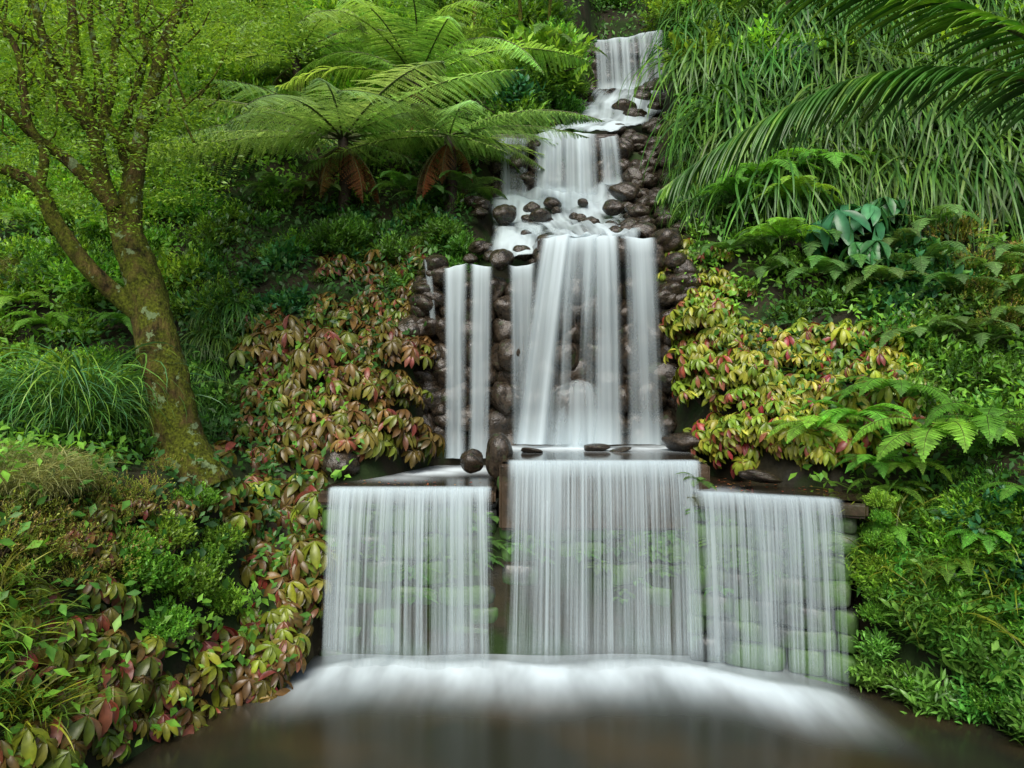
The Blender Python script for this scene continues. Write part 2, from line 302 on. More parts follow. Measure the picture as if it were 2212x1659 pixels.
gridsheet('water',(-.12,9.34,2.295),(2.27,9.34,2.295),(2.45,12.0,2.295),(-.12,12.0,2.295),60,60,foam_pts([(.3,11.4,.7,.55,1.1),(1.2,11.4,.8,.55,1.1),(2,11.4,.6,.55,1.1)]),M_film,label='shallow water on raised ledge below falls',cat='water',kind='structure')
gridsheet('water',(2.0,9.12,1.98),(3.65,8.35,1.98),(4.2,9.6,1.98),(2.4,11.3,1.98),40,40,foam_pts([(2.4,9.2,.3,.3,.3)]),M_film,label='shallow water on angled ledge with fallen leaves',cat='water',kind='structure')
# ================================================================ waterfalls
def curtain(t0,t1,b0,b1,throw,dens,amp,mat,label,nu=90,nv=50,fold=.03,edge=.06,lead=.14,fd=None,cut=.55,bf=.0,A0=.6):
    t0,t1,b0,b1=[np.array(a,float) for a in (t0,t1,b0,b1)]
    u,v=np.meshgrid(np.linspace(0,1,nu),np.linspace(0,1,nv));lv=.06
    s=np.clip((v-lv)/(1-lv),0,1);q=np.clip(1-v/lv,0,1)
    T=t0+(t1-t0)*u[...,None];B=b0+(b1-b0)*u[...,None]
    P=T.copy();P[...,0]+=(B-T)[...,0]*s;P[...,2]+=(B-T)[...,2]*s**1.15
    P[...,1]+=(B-T)[...,1]*s-throw*np.sqrt(s)+lead*q
    P[...,2]+=.01*q+.01
    w=np.linalg.norm((t1-t0)[:2])
    ph=rng.uniform(0,9)
    P[...,1]+=fold*(np.sin(u*w*9+ph)+.6*np.sin(u*w*23+ph*2)+.4*np.sin(u*w*41))*np.clip(s*3,0,1)
    if mat is M_silk: P[...,2]+=.04*nz(u*w*4,0*u,ph)*np.clip(1-s*4,0,1)
    e=sst(0,edge,u)*sst(0,edge,1-u)
    D=np.full_like(u,dens) if np.isscalar(dens) else np.interp(s,[0,.12,.5,.85,1],dens)
    if fd is not None: D=D*fd(u,s)
    D=D-cut*(1-e)
    A=np.interp(s,[0,.12,.85,1],[amp*A0,amp,amp*.7,amp*.4]);E=(sst(0,.5,e) if mat is M_curt else sst(0,.9,e))*(1-q)
    if bf: E=E*(1-bf*sst(.85,1,s))
    mb=MB();n=nu;m=nv;i=np.arange((m-1)*n).reshape(m-1,n)[:,:-1].ravel()
    h=abs((t0-b0)[2]);uv=np.stack([u*w,s*h],-1).reshape(-1,2)
    mb.add(P.reshape(-1,3),np.stack([i,i+1,i+n+1,i+n],1),np.stack([D,A,E],-1).reshape(-1,3))
    return obj('waterfall',mb.mesh('waterfall',[mat],uv=uv),label=label,cat='waterfall')
for k in range(2):
    dl=[.9,.42,.24,.26,.36] if k==0 else [.3,.16,.12,.16,.25]
    o_=.05*k;am=.66
    curtain((-2.14,9.27-o_,1.99),(-.21,9.29-o_,1.99),(-2.16,9.05,.02),(-.16,9.05,.02),.25,dl,am,M_curt,'thin silky water curtain over low stone weir',bf=.9,A0=.3)
    curtain((-.08,9.27-o_,2.30),(2.2,9.27-o_,2.30),(-.14,9.05,.02),(2.2,9.05,.02),.27,dl,am,M_curt,'wide silky water curtain over raised stone weir',bf=.9,A0=.3)
    curtain((2.0,9.04-o_,1.985),(3.48,8.37-o_,1.985),(2.0,8.92,.02),(3.48,8.28,.02),.2,[a*.85 for a in dl],am,M_curt,'sparse water curtain over angled stone weir',bf=.9,edge=.12,A0=.4)
def tier(px0,px1,py,Yt,qx0,qx1,qy,Yb,throw,dens,amp,label,mat=M_silk,**k):
    a=at(px0,py,Yt);b=at(px1,py,Yt);c=at(qx0,qy,Yb);d=at(qx1,qy,Yb)
    c[1]+=throw;d[1]+=throw
    return curtain(a,b,c,d,throw,dens,amp,mat,label,edge=k.pop('edge',.35),**k)
tier(950,1016,576,11.85,952,1014,992,11.55,.2,[.95,.7,.5,.42,.7],.45,'narrow white water ribbon over boulders')
tier(1010,1070,573,11.85,1002,1068,992,11.55,.2,[.95,.7,.5,.42,.7],.45,'narrow white water ribbon over boulders')
tier(912,936,560,11.9,926,946,700,11.8,.05,.35,.5,'faint trickle of water beside boulders')
tier(1092,1164,572,11.85,1098,1156,960,11.6,.2,[.9,.6,.42,.25,.45],.5,'slim water ribbon beside large fall')
tier(1162,1245,512,11.8,1098,1198,962,11.35,.4,[1.,.75,.55,.52,.85],.45,'dense silky strand on one side of main fall',nu=60)
tier(1215,1300,512,11.82,1180,1290,962,11.4,.38,[.95,.5,.15,.02,.35],.5,'thin veil in the middle of the main fall',edge=.2)
tier(1272,1342,514,11.8,1264,1360,962,11.35,.4,[1.,.75,.48,.45,.8],.45,'dense silky strand of the main fall',nu=60)
tier(1165,1340,514,11.9,1150,1345,962,11.55,.3,[.5,.15,.05,.08,.4],.45,'inner veil of the broad main fall',edge=.15)
tier(1336,1424,516,11.8,1338,1456,962,11.4,.35,[1.,.6,.32,.25,.65],.5,'white water ribbon at the edge of boulders')
tier(1146,1296,288,15.0,1140,1306,450,14.7,.25,[.95,.8,.65,.7,.95],.5,'white fall over upper stone lip',edge=.2)
tier(1060,1155,300,15.05,1058,1158,430,14.8,.15,[.6,.45,.35,.4,.75],.6,'thin veil over upper stone lip')
tier(1286,1340,296,15.05,1290,1355,400,14.8,.15,[.6,.5,.4,.4,.7],.6,'thin veil beside stacked boulders')
curtain(at(1278,92,19.0),at(1436,66,19.0),at(1282,200,18.8),at(1444,200,18.8),.2,[.75,.45,.32,.38,.75],.65,M_silk,'highest fall over flat stone lip',edge=.08)
c=at(1245,965,11.70);u,v=np.meshgrid(np.linspace(-1.5,1.5,60),np.linspace(0,1,36))
rad=(.50+.06*np.sin(u*3+1))*np.clip(.25+.75*np.sin(np.pi/2*np.clip(v,0,1)**.6),0,1);zz=c[2]+.98*(1-v**2.6)-.12*np.abs(u)**1.5*(1-v)
P=np.stack([c[0]+rad*np.sin(u),c[1]-rad*.5*np.cos(u)+.015*np.sin(u*9),zz],-1)
Dn=np.interp(v,[0,.3,.7,1],[.2,.25,.28,.7])+.12*np.sin(u*4+.7);E=sst(0,.8,1-np.abs(u)/1.5)*sst(0,.5,v)
mb=MB();n=60;m=36;i=np.arange((m-1)*n).reshape(m-1,n)[:,:-1].ravel()
mb.add(P.reshape(-1,3),np.stack([i,i+1,i+n+1,i+n],1),np.stack([Dn,np.full_like(Dn,.4),E],-1).reshape(-1,3))
obj('waterfall',mb.mesh('waterfall',[M_silk],uv=np.stack([u*.35,v],-1).reshape(-1,2)),label='thin water film fanning over a rounded boulder',cat='waterfall')
def cascade(rows,dens,amp,label,nu=60,per=16,lift=0.,bz=1.):
    rows=[(np.array(a,float),np.array(b,float)) for a,b in rows]
    A,_=resamp([r[0] for r in rows],np.ones(len(rows)),per*len(rows));B,_=resamp([r[1] for r in rows],np.ones(len(rows)),per*len(rows))
    m=len(A);u=np.linspace(0,1,nu);P=A[:,None]+(B-A)[:,None]*u[None,:,None]
    P[...,2]+=bz*(.10*nz(P[...,0]*3.5,P[...,1]*3,2)+.03*nz(P[...,0]*9,P[...,1]*7,4))+lift
    v=np.linspace(0,1,m)[:,None]*np.ones(nu);e=sst(0,.25,u)*sst(0,.25,1-u)*np.ones((m,1))
    Dn=dens+.4*nz(P[...,0]*3,P[...,1]*2.5,5)-.5*(1-e)
    mb=MB();n=nu;i=np.arange((m-1)*n).reshape(m-1,n)[:,:-1].ravel()
    w=np.linalg.norm(B[0]-A[0]);h=np.linalg.norm(A[-1]-A[0]);uv=np.stack([u[None]*w*np.ones((m,1)),v*h],-1).reshape(-1,2)
    mb.add(P.reshape(-1,3),np.stack([i,i+1,i+n+1,i+n],1),np.stack([Dn,np.full_like(Dn,amp),sst(0,.8,e)*sst(0,.06,v)*sst(0,.04,1-v)],-1).reshape(-1,3))
    obj('cascade',mb.mesh('cascade',[M_casc],uv=uv),label=label,cat='cascade')
cascade([(at(1062,415,14.9),at(1370,395,14.9)),(at(1060,440,14.4),at(1370,440,14.4)),(at(1062,470,13.6),at(1380,478,13.6)),(at(1110,500,12.8),at(1410,498,12.8)),(at(1160,512,12.2),at(1420,512,12.1)),(at(1165,514,11.8),at(1418,516,11.8))],.6,.65,'white foamy stream running between round boulders',lift=.03)
cascade([(at(1050,430,14.3),at(1200,430,14.3)),(at(1050,480,13.5),at(1190,480,13.5)),(at(1050,525,12.7),at(1185,525,12.7)),(at(1040,560,12.1),at(1175,560,12.1))],.7,.6,'foamy side stream over round boulders',lift=.05,bz=.7)
cascade([(at(1285,188,18.9),at(1450,188,18.9)),(at(1230,225,17.6),at(1450,225,17.6)),(at(1215,262,16.4),at(1440,262,16.4)),(at(1150,284,15.3),at(1360,286,15.3)),(at(1150,287,15.0),at(1340,290,15.0))],.6,.75,'white stream tumbling through stacked boulders',lift=.06,bz=.5)
# ================================================================ boulders
def rockmesh(k):
    import bmesh
    bm=bmesh.new();bmesh.ops.create_icosphere(bm,subdivisions=4,radius=1)
    V=np.array([v.co[:] for v in bm.verts]);s=k*3.7
    r=1+.13*np.sin(V[:,0]*2.3+s)*np.cos(V[:,1]*2.1-s)+.08*np.sin(V[:,2]*4.1+V[:,0]*2+s*2)+.05*np.sin(V[:,1]*6.3+V[:,2]*3+s)+.02*np.sin(V[:,0]*13+s)*np.sin(V[:,2]*11)
    for q in range(5):
        d=nrm(np.random.default_rng(k*10+q).normal(size=3));dd=V@d;r=np.where(dd*r>.83,.83/np.maximum(dd,.01)*.45+r*.55,r)
    V=V*r[:,None]
    for v,c in zip(bm.verts,V):v.co=c
    me=bpy.data.meshes.new('boulder');bm.to_mesh(me);bm.free();me.materials.append(M_rock)
    for p in me.polygons:p.use_smooth=True
    return me
RK=[rockmesh(k) for k in range(8)]
def boulder(p,r,label='smooth wet dark boulder in the stream',sq=(1,1,.75),rot=None):
    s=r*np.array(sq)*rng.uniform(.9,1.1,3)
    return obj('boulder',RK[rng.integers(8)],label=label,cat='boulder',group='boulders in the waterfall',loc=tuple(p),rot=rot if rot else (rng.uniform(-.3,.3),rng.uniform(-.3,.3),rng.uniform(0,6.3)),sc=tuple(s))
def bp(px,py,Y,rp,sq,label,**k): boulder(at(px,py,Y),rp/F_*Y,label,sq,**k)
bp(1080,985,10.0,36,(.85,.9,1.4),'pointed wet brown boulder standing on ledge')
bp(1018,996,10.2,30,(1,1,.85),'round wet brown boulder beside a pointed one')
bp(1480,955,10.9,44,(1.1,1,.5),'flat wet brown boulder on ledge beside shrub')
bp(1285,967,10.9,26,(1.2,1,.35),'low wet stone on ledge under falls');bp(1145,974,10.6,22,(1.1,1,.3),'low wet stone on ledge under falls');bp(1340,972,10.8,22,(1.2,1,.25),'low wet stone on ledge under falls')
bp(1640,1030,9.3,40,(1.3,1,.35),'flat stone on angled ledge by ferns')
bp(740,1000,10.2,44,(1.2,1,.8),'wet dark boulder under shrub at ledge end')
bp(1245,890,11.80,66,(1.,.5,1.0),'large round boulder with water running over it',rot=(0,0,.01))
bp(1205,690,11.95,45,(1,.8,1),'wet boulder behind falling water');bp(1210,765,11.9,34,(1,.8,1),'wet boulder behind falling water');bp(1105,770,11.85,38,(1,.8,1),'wet boulder behind falling water');bp(1090,860,11.85,36,(1,.8,1),'wet boulder behind falling water')
for (px,py,rp) in [(1090,465,26),(1167,468,24),(1325,450,22),(1350,415,28),(1380,460,22),(1083,560,28),(1360,490,22),(1330,505,20),(1440,520,34),(1390,500,24),(1180,525,24),(1325,520,18)]:
    Yb=np.interp(py,[400,560],[14.2,12.0]);bp(px,py,Yb,rp,(1.1,1,.8),'smooth wet dark boulder in the stream')
def stack(x0,x1,z0,z1,Yc,r,slope=.05):
    z=z0+r*.5
    while z<z1-r*.2:
        x=x0+rng.uniform(0,r)
        while x<x1:
            rr=r*rng.uniform(.8,1.25)
            boulder((x,Yc+rng.uniform(-.05,.1)+(z-z0)*slope,z+rng.uniform(-.06,.06)),rr,'wet mossy boulder stacked in the cliff',(1.1,.75,.85))
            x+=rr*1.6
        z+=r*1.2
stack(-1.5,2.7,2.2,4.95,12.0,.27)
stack(-.4,2.4,6.3,7.75,15.1,.24)
stack(1.75,3.9,10.0,11.3,19.15,.26)
stack(.3,2.15,5.0,5.25,12.1,.2)
for _ in range(125):
    py=rng.uniform(185,500);px=rng.uniform(1345,1482) if rng.random()<.75 else rng.uniform(1230,1345)
    if py>285 and px<1345: continue
    Yb=np.interp(py,[190,285,430,520],[18.6,15.6,14.4,12.3])
    boulder(at(px,py+(5 if px<1345 else 0),Yb),rng.uniform(10,26)/F_*Yb)
for _ in range(52):
    py=rng.uniform(430,560);px=rng.uniform(1000,1420);Yb=np.interp(py,[400,570],[14.4,12.0]);boulder(at(px,py+6,Yb),rng.uniform(9,22)/F_*Yb)
for _ in range(22):
    px=rng.uniform(900,960);py=rng.uniform(560,960);boulder(at(px,py,12.0),rng.uniform(24,36)/F_*12,'wet mossy boulder stacked in the cliff')
for _ in range(20):
    px=rng.uniform(1440,1490);py=rng.uniform(540,940);boulder(at(px,py,11.9),rng.uniform(24,34)/F_*12,'wet mossy boulder stacked in the cliff')
slab('stone_ledge',[(.38,11.9),(2.15,11.9),(2.2,12.6),(.3,12.6)],5.15,5.36,'thin rock lip under the broad fall',M_rock)
slab('stone_ledge',[(-.38,15.02),(2.0,15.02),(2.1,15.6),(-.3,15.6)],7.6,7.88,'flat stone lip of the upper fall',M_rock)
slab('stone_ledge',[(1.85,19.02),(3.65,19.02),(3.7,19.8),(1.8,19.8)],11.0,11.3,'flat stone lip of the highest fall',M_rock)
# ================================================================ plants
PAL=dict(bright=[(.10,.21,.02),(.13,.26,.03),(.07,.17,.02)],mid=[(.05,.13,.02),(.07,.17,.025),(.035,.09,.015)],dark=[(.02,.06,.012),(.03,.08,.015)],
 blue=[(.03,.12,.05),(.04,.15,.06)],yellow=[(.19,.23,.02),(.14,.21,.02),(.23,.24,.03)],olive=[(.12,.12,.018),(.13,.085,.02),(.09,.12,.015),(.15,.13,.025),(.11,.07,.02)],
 red=[(.22,.05,.03),(.22,.085,.045),(.14,.04,.025)],straw=[(.24,.25,.09),(.18,.22,.07)])
def dome(n,R_,flat=.8,shell=.35,low=-.1):
    d=rdir(n*2,.5);d=d[d[:,2]>low][:n];r=R_*(1-shell*rng.random(len(d))**1.5)*(1+.22*np.sin(d[:,0]*5+d[:,2]*3)*np.cos(d[:,1]*4))
    P=d*r[:,None];P[:,2]*=flat;return P,d
def stems(mb,P,k,mat=1,r=.008):
    for p in P[rng.integers(0,len(P),k)]:
        tube(mb,[(0,0,-.15),p*.45+rng.normal(size=3)*.03,p],[r*1.8,r*1.3,r*.5],6,4,mat=mat)
def whorl(R_,nros,L,pal,redp,seed,W=.4,red2=PAL['red'],up=.75,mat=None):
    mb=MB();P,d=dome(nros,R_,shell=.4);nros=len(P)
    ax=nrm(d*.8+np.array([0,0,up])+rng.normal(size=(nros,3))*.15)
    for q in range(nros):
        k=rng.integers(6,9);a=np.linspace(0,2*np.pi,k,endpoint=False)+rng.uniform(0,6)+rng.normal(size=k)*.12
        t=nrm(np.cross(ax[q],[.3,.9,.1]));b=np.cross(ax[q],t)
        D=t*np.cos(a)[:,None]+b*np.sin(a)[:,None]+ax[q]*rng.uniform(-.2,.3)-np.array([0,0,.4])
        l=L*rng.uniform(.8,1.15)*rng.uniform(.8,1.12,k)
        c=pick(pal,1,.3)*np.ones((k,1))*(1+rng.uniform(-.2,.2,(k,1)))
        isr=rng.random(k)<redp*(2.4 if rng.random()<.4 else .2); c[isr]=pick(red2,isr.sum())if isr.sum() else c[isr]
        scat(mb,BL,P[q]+rng.normal(size=(k,3))*.008,D,np.tile(ax[q],(k,1)),l,l*W,c)
    stems(mb,P,18);return mb.mesh('whorled_leaf_shrub',[mat or M_gloss,M_stem])
def small(R_,n,L,pal,seed,T=(L1v,L1f),W=.5,clus=9,mat=None,name='leafy_shrub',flat=.85,shell=.5,up=.5):
    mb=MB();m=n//clus;Pc,d=dome(m,R_,flat,shell);m=len(Pc)
    tw=nrm(d+np.array([0,0,up])+rng.normal(size=(m,3))*.4)
    Pp=[];Dd=[];Nn=[];Cc=[]
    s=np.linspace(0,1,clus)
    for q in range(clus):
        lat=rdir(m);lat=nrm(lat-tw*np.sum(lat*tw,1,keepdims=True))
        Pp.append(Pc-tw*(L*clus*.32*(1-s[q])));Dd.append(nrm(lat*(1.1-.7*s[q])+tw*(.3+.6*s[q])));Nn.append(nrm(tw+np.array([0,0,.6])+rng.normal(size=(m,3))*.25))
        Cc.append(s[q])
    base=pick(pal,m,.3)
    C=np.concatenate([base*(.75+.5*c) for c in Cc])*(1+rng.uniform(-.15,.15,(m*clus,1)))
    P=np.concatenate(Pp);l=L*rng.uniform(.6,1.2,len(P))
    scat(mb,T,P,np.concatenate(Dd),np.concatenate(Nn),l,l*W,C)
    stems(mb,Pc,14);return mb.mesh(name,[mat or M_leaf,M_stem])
def frond(L_,W_,n,k,th0,th1,pal,droop=.25,name='frond',mat=None,peak=.42,side=0,fill=.62,base=.1):
    mb=MB();t=np.linspace(0,1,n);th=th0-(th0+th1)*t**1.15
    T=np.stack([side*t**1.5,np.cos(th),np.sin(th)],-1);T=nrm(T)
    Pp=np.concatenate([[[0,0,0]],np.cumsum((T[1:]+T[:-1])/2*L_/(n-1),0)])
    Nn=nrm(np.stack([np.zeros(n),-np.sin(th),np.cos(th)],-1));X=nrm(np.cross(T,Nn))
    sh=np.where(t<peak,np.clip((t-base*.5)/peak,0,1)**.6,np.clip((1-t)/(1-peak),0,1)**.8);sel=t>base
    q=np.linspace(.04,1,k);sp=L_/(n-1)
    P_=[];D_=[];N_=[];l_=[];C_=[];colf=pick(pal,1,.1)[0]
    for s in (-1,1):
        for i in np.where(sel)[0]:
            ln=W_*sh[i]*rng.uniform(.88,1.06)
            d=nrm(s*X[i]*.93+T[i]*(.42+rng.uniform(-.08,.08))-Nn[i]*droop*rng.uniform(.4,1.6))
            pos=Pp[i]+d*(ln*q)[:,None]-Nn[i]*(droop*.7*ln*q**2)[:,None]
            pl=sp*fill*(1-.75*q**2)+.004
            for e in (-1,1):
                D_.append(nrm(np.tile(e*T[i]*.9+d*.45,(k,1))-Nn[i]*.15));P_.append(pos);N_.append(np.tile(Nn[i],(k,1)));l_.append(pl)
                C_.append(np.tile(colf,(k,1))*rng.uniform(.8,1.2))
    P_=np.concatenate(P_);l_=np.concatenate(l_);wq=np.full(len(P_),W_/k*.85)
    scat(mb,(Rv,Rf),P_,np.concatenate(D_),np.concatenate(N_),l_,wq,np.concatenate(C_)*(1+rng.uniform(-.12,.12,(len(P_),1))))
    tube(mb,Pp[::max(1,n//8)],np.linspace(.010,.003,len(Pp[::max(1,n//8)]))*L_/1.5,12,5,C=(.06,.07,.02),mat=1)
    return mb.mesh(name,[mat or M_fern,M_gstem])
def blades(mb,n,L_,W_,pal,e0=(55,88),e1=(-85,-30),spread=.06,seg=9,az=(0,6.283),base=(0,0,0),pw=1.4):
    a=rng.uniform(az[0],az[1],n);l=L_*rng.uniform(.5,1.1,n);s=np.linspace(0,1,seg)
    A0=np.radians(rng.uniform(*e0,n));A1=np.radians(rng.uniform(*e1,n));th=A0[:,None]+(A1-A0)[:,None]*s[None]**pw
    dr=np.cumsum(np.cos(th),1)*l[:,None]/seg;dz=np.cumsum(np.sin(th),1)*l[:,None]/seg
    a2=a[:,None]+rng.normal(size=n)[:,None]*.35*s
    P=np.stack([np.cos(a2)*dr,np.sin(a2)*dr,dz],-1)+np.stack([rng.normal(size=n)*spread,rng.normal(size=n)*spread,np.zeros(n)],-1)[:,None]+np.array(base)
    w=W_*rng.uniform(.6,1.2,n)[:,None]*np.sin(np.pi*np.clip(s*.85+.14,0,1))[None]**.7;w[:,-1]=.0005
    S=np.stack([-np.sin(a2),np.cos(a2),rng.normal(size=(n,1))*.5*np.ones_like(a2)],-1);S=nrm(S)
    V=np.stack([P-S*w[...,None]/2,P+S*w[...,None]/2],2).reshape(-1,3)
    i=(np.arange(n)[:,None]*seg*2+np.arange(seg-1)[None]*2).ravel()
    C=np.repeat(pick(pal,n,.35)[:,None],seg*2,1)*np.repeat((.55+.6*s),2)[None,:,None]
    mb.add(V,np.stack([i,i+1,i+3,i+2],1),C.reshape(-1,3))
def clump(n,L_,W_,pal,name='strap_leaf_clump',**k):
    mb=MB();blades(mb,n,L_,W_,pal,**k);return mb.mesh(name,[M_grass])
def fernplant(nf,L_,W_,pal,n=22,k=9,th=(30,62),dn=(45,80),arc=2.1):
    mb=MB()
    for j in range(nf):
        me=frond(L_*rng.uniform(.7,1.1),W_*rng.uniform(.85,1.1),n,k,R(rng.uniform(*th)),R(rng.uniform(*dn)),pal,side=rng.uniform(-.2,.2),fill=.8,droop=.15,peak=.35)
        nv=len(me.vertices);V=np.empty(nv*3);me.vertices.foreach_get('co',V);V=V.reshape(-1,3)
        C=np.empty(nv*4,dtype=np.float32);me.color_attributes['Col'].data.foreach_get('color',C)
        li=np.empty(len(me.loops),dtype=np.int32);me.loops.foreach_get('vertex_index',li)
        a=math.pi+(j/(nf-1)-.5)*2*arc+rng.uniform(-.25,.25);c,s=math.cos(a),math.sin(a)
        V=np.stack([V[:,0]*c-V[:,1]*s,V[:,0]*s+V[:,1]*c,V[:,2]],-1)
        mb.add(V,li.reshape(-1,4),C.reshape(-1,4)[:,:3]);bpy.data.meshes.remove(me)
    return mb.mesh('fern',[M_fern])
OL=PAL['olive'];YG=PAL['yellow']
DR=[(.17,.055,.03),(.13,.045,.025),(.19,.085,.045)]
SP={}
def sp(key,name,meshes,label,cat,group,aim=None): SP[key]=(name,meshes,label,cat,group,aim)
sp('wo','bronze_shrub',[whorl(.62,58,.235,OL,.10,k,red2=DR,mat=M_bronze) for k in range(5)],'olive bronze shrub with drooping whorled leaves','shrub','bronze whorled shrubs')
sp('wr','yellow_green_shrub',[whorl(.6,66,.205,YG+[(.12,.19,.02)],.13,k) for k in range(5)],'yellow green shrub with reddish whorled leaves','shrub','yellow green whorled shrubs')
sp('wf','large_leaved_shrub',[whorl(.5,19,.31,OL+YG[:2],.12,k,.42,red2=DR+PAL['red'][:1],mat=M_bronze) for k in range(5)],'large leaved bronze shrub with dark red young leaves','shrub','large leaved shrubs')
sp('pl','broad_leaf_plant',[whorl(.4,9,.42,[(.03,.13,.05),(.045,.16,.06)],0,k,.36) for k in range(2)],'blue green plant with large hand shaped leaves','plant','broad leaf plants')
sp('sb','small_leaved_shrub',[small(.5,4200,.055,PAL['bright'],k,W=.6,clus=12) for k in range(2)],'bright green shrub with tiny dense leaves','shrub','small leaved shrubs')
sp('sm','leafy_bush',[small(.65,2200,.13,PAL['mid'],k,W=.42,clus=8,shell=.7) for k in range(3)],'mid green leafy bush on the damp bank','shrub','leafy bushes')
sp('sl','fine_leaved_bush',[small(.65,3600,.085,PAL['mid']+PAL['bright'],k,W=.35,clus=9,shell=.9) for k in range(3)],'loose fine leaved green bush on hillside','shrub','fine leaved bushes')
sp('sy','light_green_bush',[small(.7,2400,.12,PAL['bright']+[(.16,.28,.03)],k,W=.45,clus=8,shell=.85) for k in range(3)],'fresh light green leafy bush on hillside','shrub','light green bushes')
sp('bb','broad_leaved_bush',[small(.5,700,.18,PAL['blue']+[(.05,.16,.03)],k,T=BL2,W=.5,clus=7,mat=M_gloss,shell=.6) for k in range(2)],'blue green broad leaved bush','shrub','broad leaved bushes')
sp('lb','lance_leaved_shrub',[small(.5,800,.24,[(.07,.20,.03),(.10,.25,.04)],k,T=BL2,W=.3,clus=8,mat=M_gloss,shell=.6) for k in range(3)],'green shrub with narrow lance shaped leaves','shrub','lance leaved shrubs')
sp('wy','wispy_shrub',[small(.5,4000,.03,[(.18,.22,.03),(.14,.19,.03),(.20,.16,.05)],k,W=.45,clus=10,shell=.9,name='wispy_shrub') for k in range(2)],'wispy yellow green fine leaved shrub','shrub','wispy shrubs')
sp('st','strap_leaf_clump',[clump(125,2.3,.045,[(.045,.13,.018),(.07,.18,.022),(.10,.22,.03),(.03,.09,.015),(.05,.14,.02)],e0=(25,75),e1=(-89,-82),spread=.14,pw=.6,az=(-2.8,-.35),seg=13) for k in range(5)],'hanging clump of long green strap leaves','grass clump','strap leaf clumps on the slope',.35)
sp('tu','grass_tussock',[clump(330,1.95,.02,[(.05,.16,.03),(.07,.20,.03),(.06,.17,.07),(.11,.22,.03)],name='grass_tussock',e0=(62,89),e1=(-85,-35),spread=.10,seg=13,pw=1.7) for k in range(2)],'large arching dark green grass tussock under tree','grass tussock','grass tussocks')
sp('dg','grass_tussock',[clump(900,.6,.007,PAL['straw'],name='grass_tussock',e0=(40,88),e1=(-70,10),spread=.2)],'pale straw coloured fine grass tuft','grass tussock','grass tussocks')
sp('gb','grass_tussock',[clump(90,.9,.018,PAL['bright']+PAL['yellow'][:1],name='grass_tussock',e0=(25,80),e1=(-60,20),spread=.12)],'coarse green grass blades on the bank','grass tussock','grass tussocks')
sp('fe','fern',[fernplant(8,1.15,.27,[(.12,.28,.03),(.10,.24,.03)],26,12) for k in range(4)],'bright green arching ground fern','fern','ground ferns',.4)
sp('fd','fern',[fernplant(7,.9,.22,[(.06,.16,.03),(.07,.15,.04)]) for k in range(3)],'dull green fern in the shade','fern','ground ferns',.5)
sp('fw','fern',[fernplant(7,.30,.08,[(.07,.17,.03),(.05,.13,.02)],16,6,(10,60),(20,70),1.6) for k in range(3)],'small bright fern growing on wet wall','fern','wall ferns',.1)
def put(key,p,s=1.0,sink=.0,tilt=(0,0),label=None,ysc=1.):
    name,ms,lb,cat,grp,aim=SP[key]
    rz=rng.uniform(-aim,aim) if aim else rng.uniform(0,6.28)
    return obj(name,ms[rng.integers(len(ms))],label=label or lb,cat=cat,group=grp,loc=(p[0],p[1],p[2]-sink),rot=(tilt[0]+rng.uniform(-.12,.12),tilt[1]+rng.uniform(-.12,.12),rz),sc=tuple(s*rng.uniform(.88,1.12)*np.array([1,ysc,rng.uniform(.9,1.1)])))
def fill(key,x0,y0,x1,y1,n,s=(.8,1.2),sink=.1,tilt=(0,0),mind=0,excl=None):
    pts=[]
    for _ in range(n*12):
        if len(pts)>=n:break
        a=rng.uniform(x0,x1);b=rng.uniform(y0,y1)
        if excl and excl(a,b):continue
        if mind and any((a-c)**2+(b-d)**2<mind**2 for c,d in pts):continue
        pts.append((a,b))
    for a,b in pts: put(key,hit(a,b),rng.uniform(*s),sink,tilt)
inchan=lambda a,b:(b<290 and 1225<a<1480)or(b<560 and 1050<a<1470 and b>=290) or (b>=560 and 900<a<1480)
fill('sy',-60,-100,1180,230,52,(.9,1.7),.1,mind=75,excl=inchan)
fill('sl',-60,-100,1200,300,44,(.9,1.7),.1,mind=75,excl=inchan)
fill('sm',-60,0,1200,330,30,(.8,1.3),.1,mind=70,excl=inchan)
fill('fd',-40,60,1200,420,16,(1.2,1.8),-.5,mind=80,excl=inchan);fill('bb',-40,60,1150,330,10,(.9,1.3),-.1,mind=80,excl=inchan)
fill('sy',1450,-80,2260,150,20,(.9,1.5),.1,mind=90)
for a in range(1180,1560,38): put('sl' if a%2 else 'sm',(at(a,60,21)[0],20.6+rng.uniform(0,1),float(H(at(a,60,21)[0],21))-.1),rng.uniform(.6,.9))
fill('sl',1150,-100,1700,10,16,(.9,1.4),.1,mind=50)
fill('sy',-60,230,430,640,32,(.6,1.0),.1,mind=60)
fill('sy',-60,640,250,860,12,(.45,.7),.0,mind=50);fill('fe',-20,500,300,760,6,(.6,.8),-.3,mind=80)
fill('sl',-40,300,480,700,22,(.6,1.0),.1,mind=58);fill('sm',430,640,520,960,9,(.4,.6),.1,mind=50)
fill('sm',440,460,1000,620,13,(.4,.65),.15,mind=60)
fill('sl',440,420,1040,560,10,(.5,.7),.1,mind=60)
fill('bb',700,440,960,580,7,(.45,.7),.1,mind=60);fill('bb',430,560,640,700,8,(.5,.75),.1,mind=60)
fill('st',410,660,520,900,7,(.3,.45),.0,mind=50)
fill('sm',1140,60,1235,290,12,(.55,.85),.1,mind=34)
fill('sl',1450,60,1520,520,12,(.4,.6),.1,mind=38)
fill('fd',520,330,1040,480,10,(.8,1.1),-.3,mind=60)
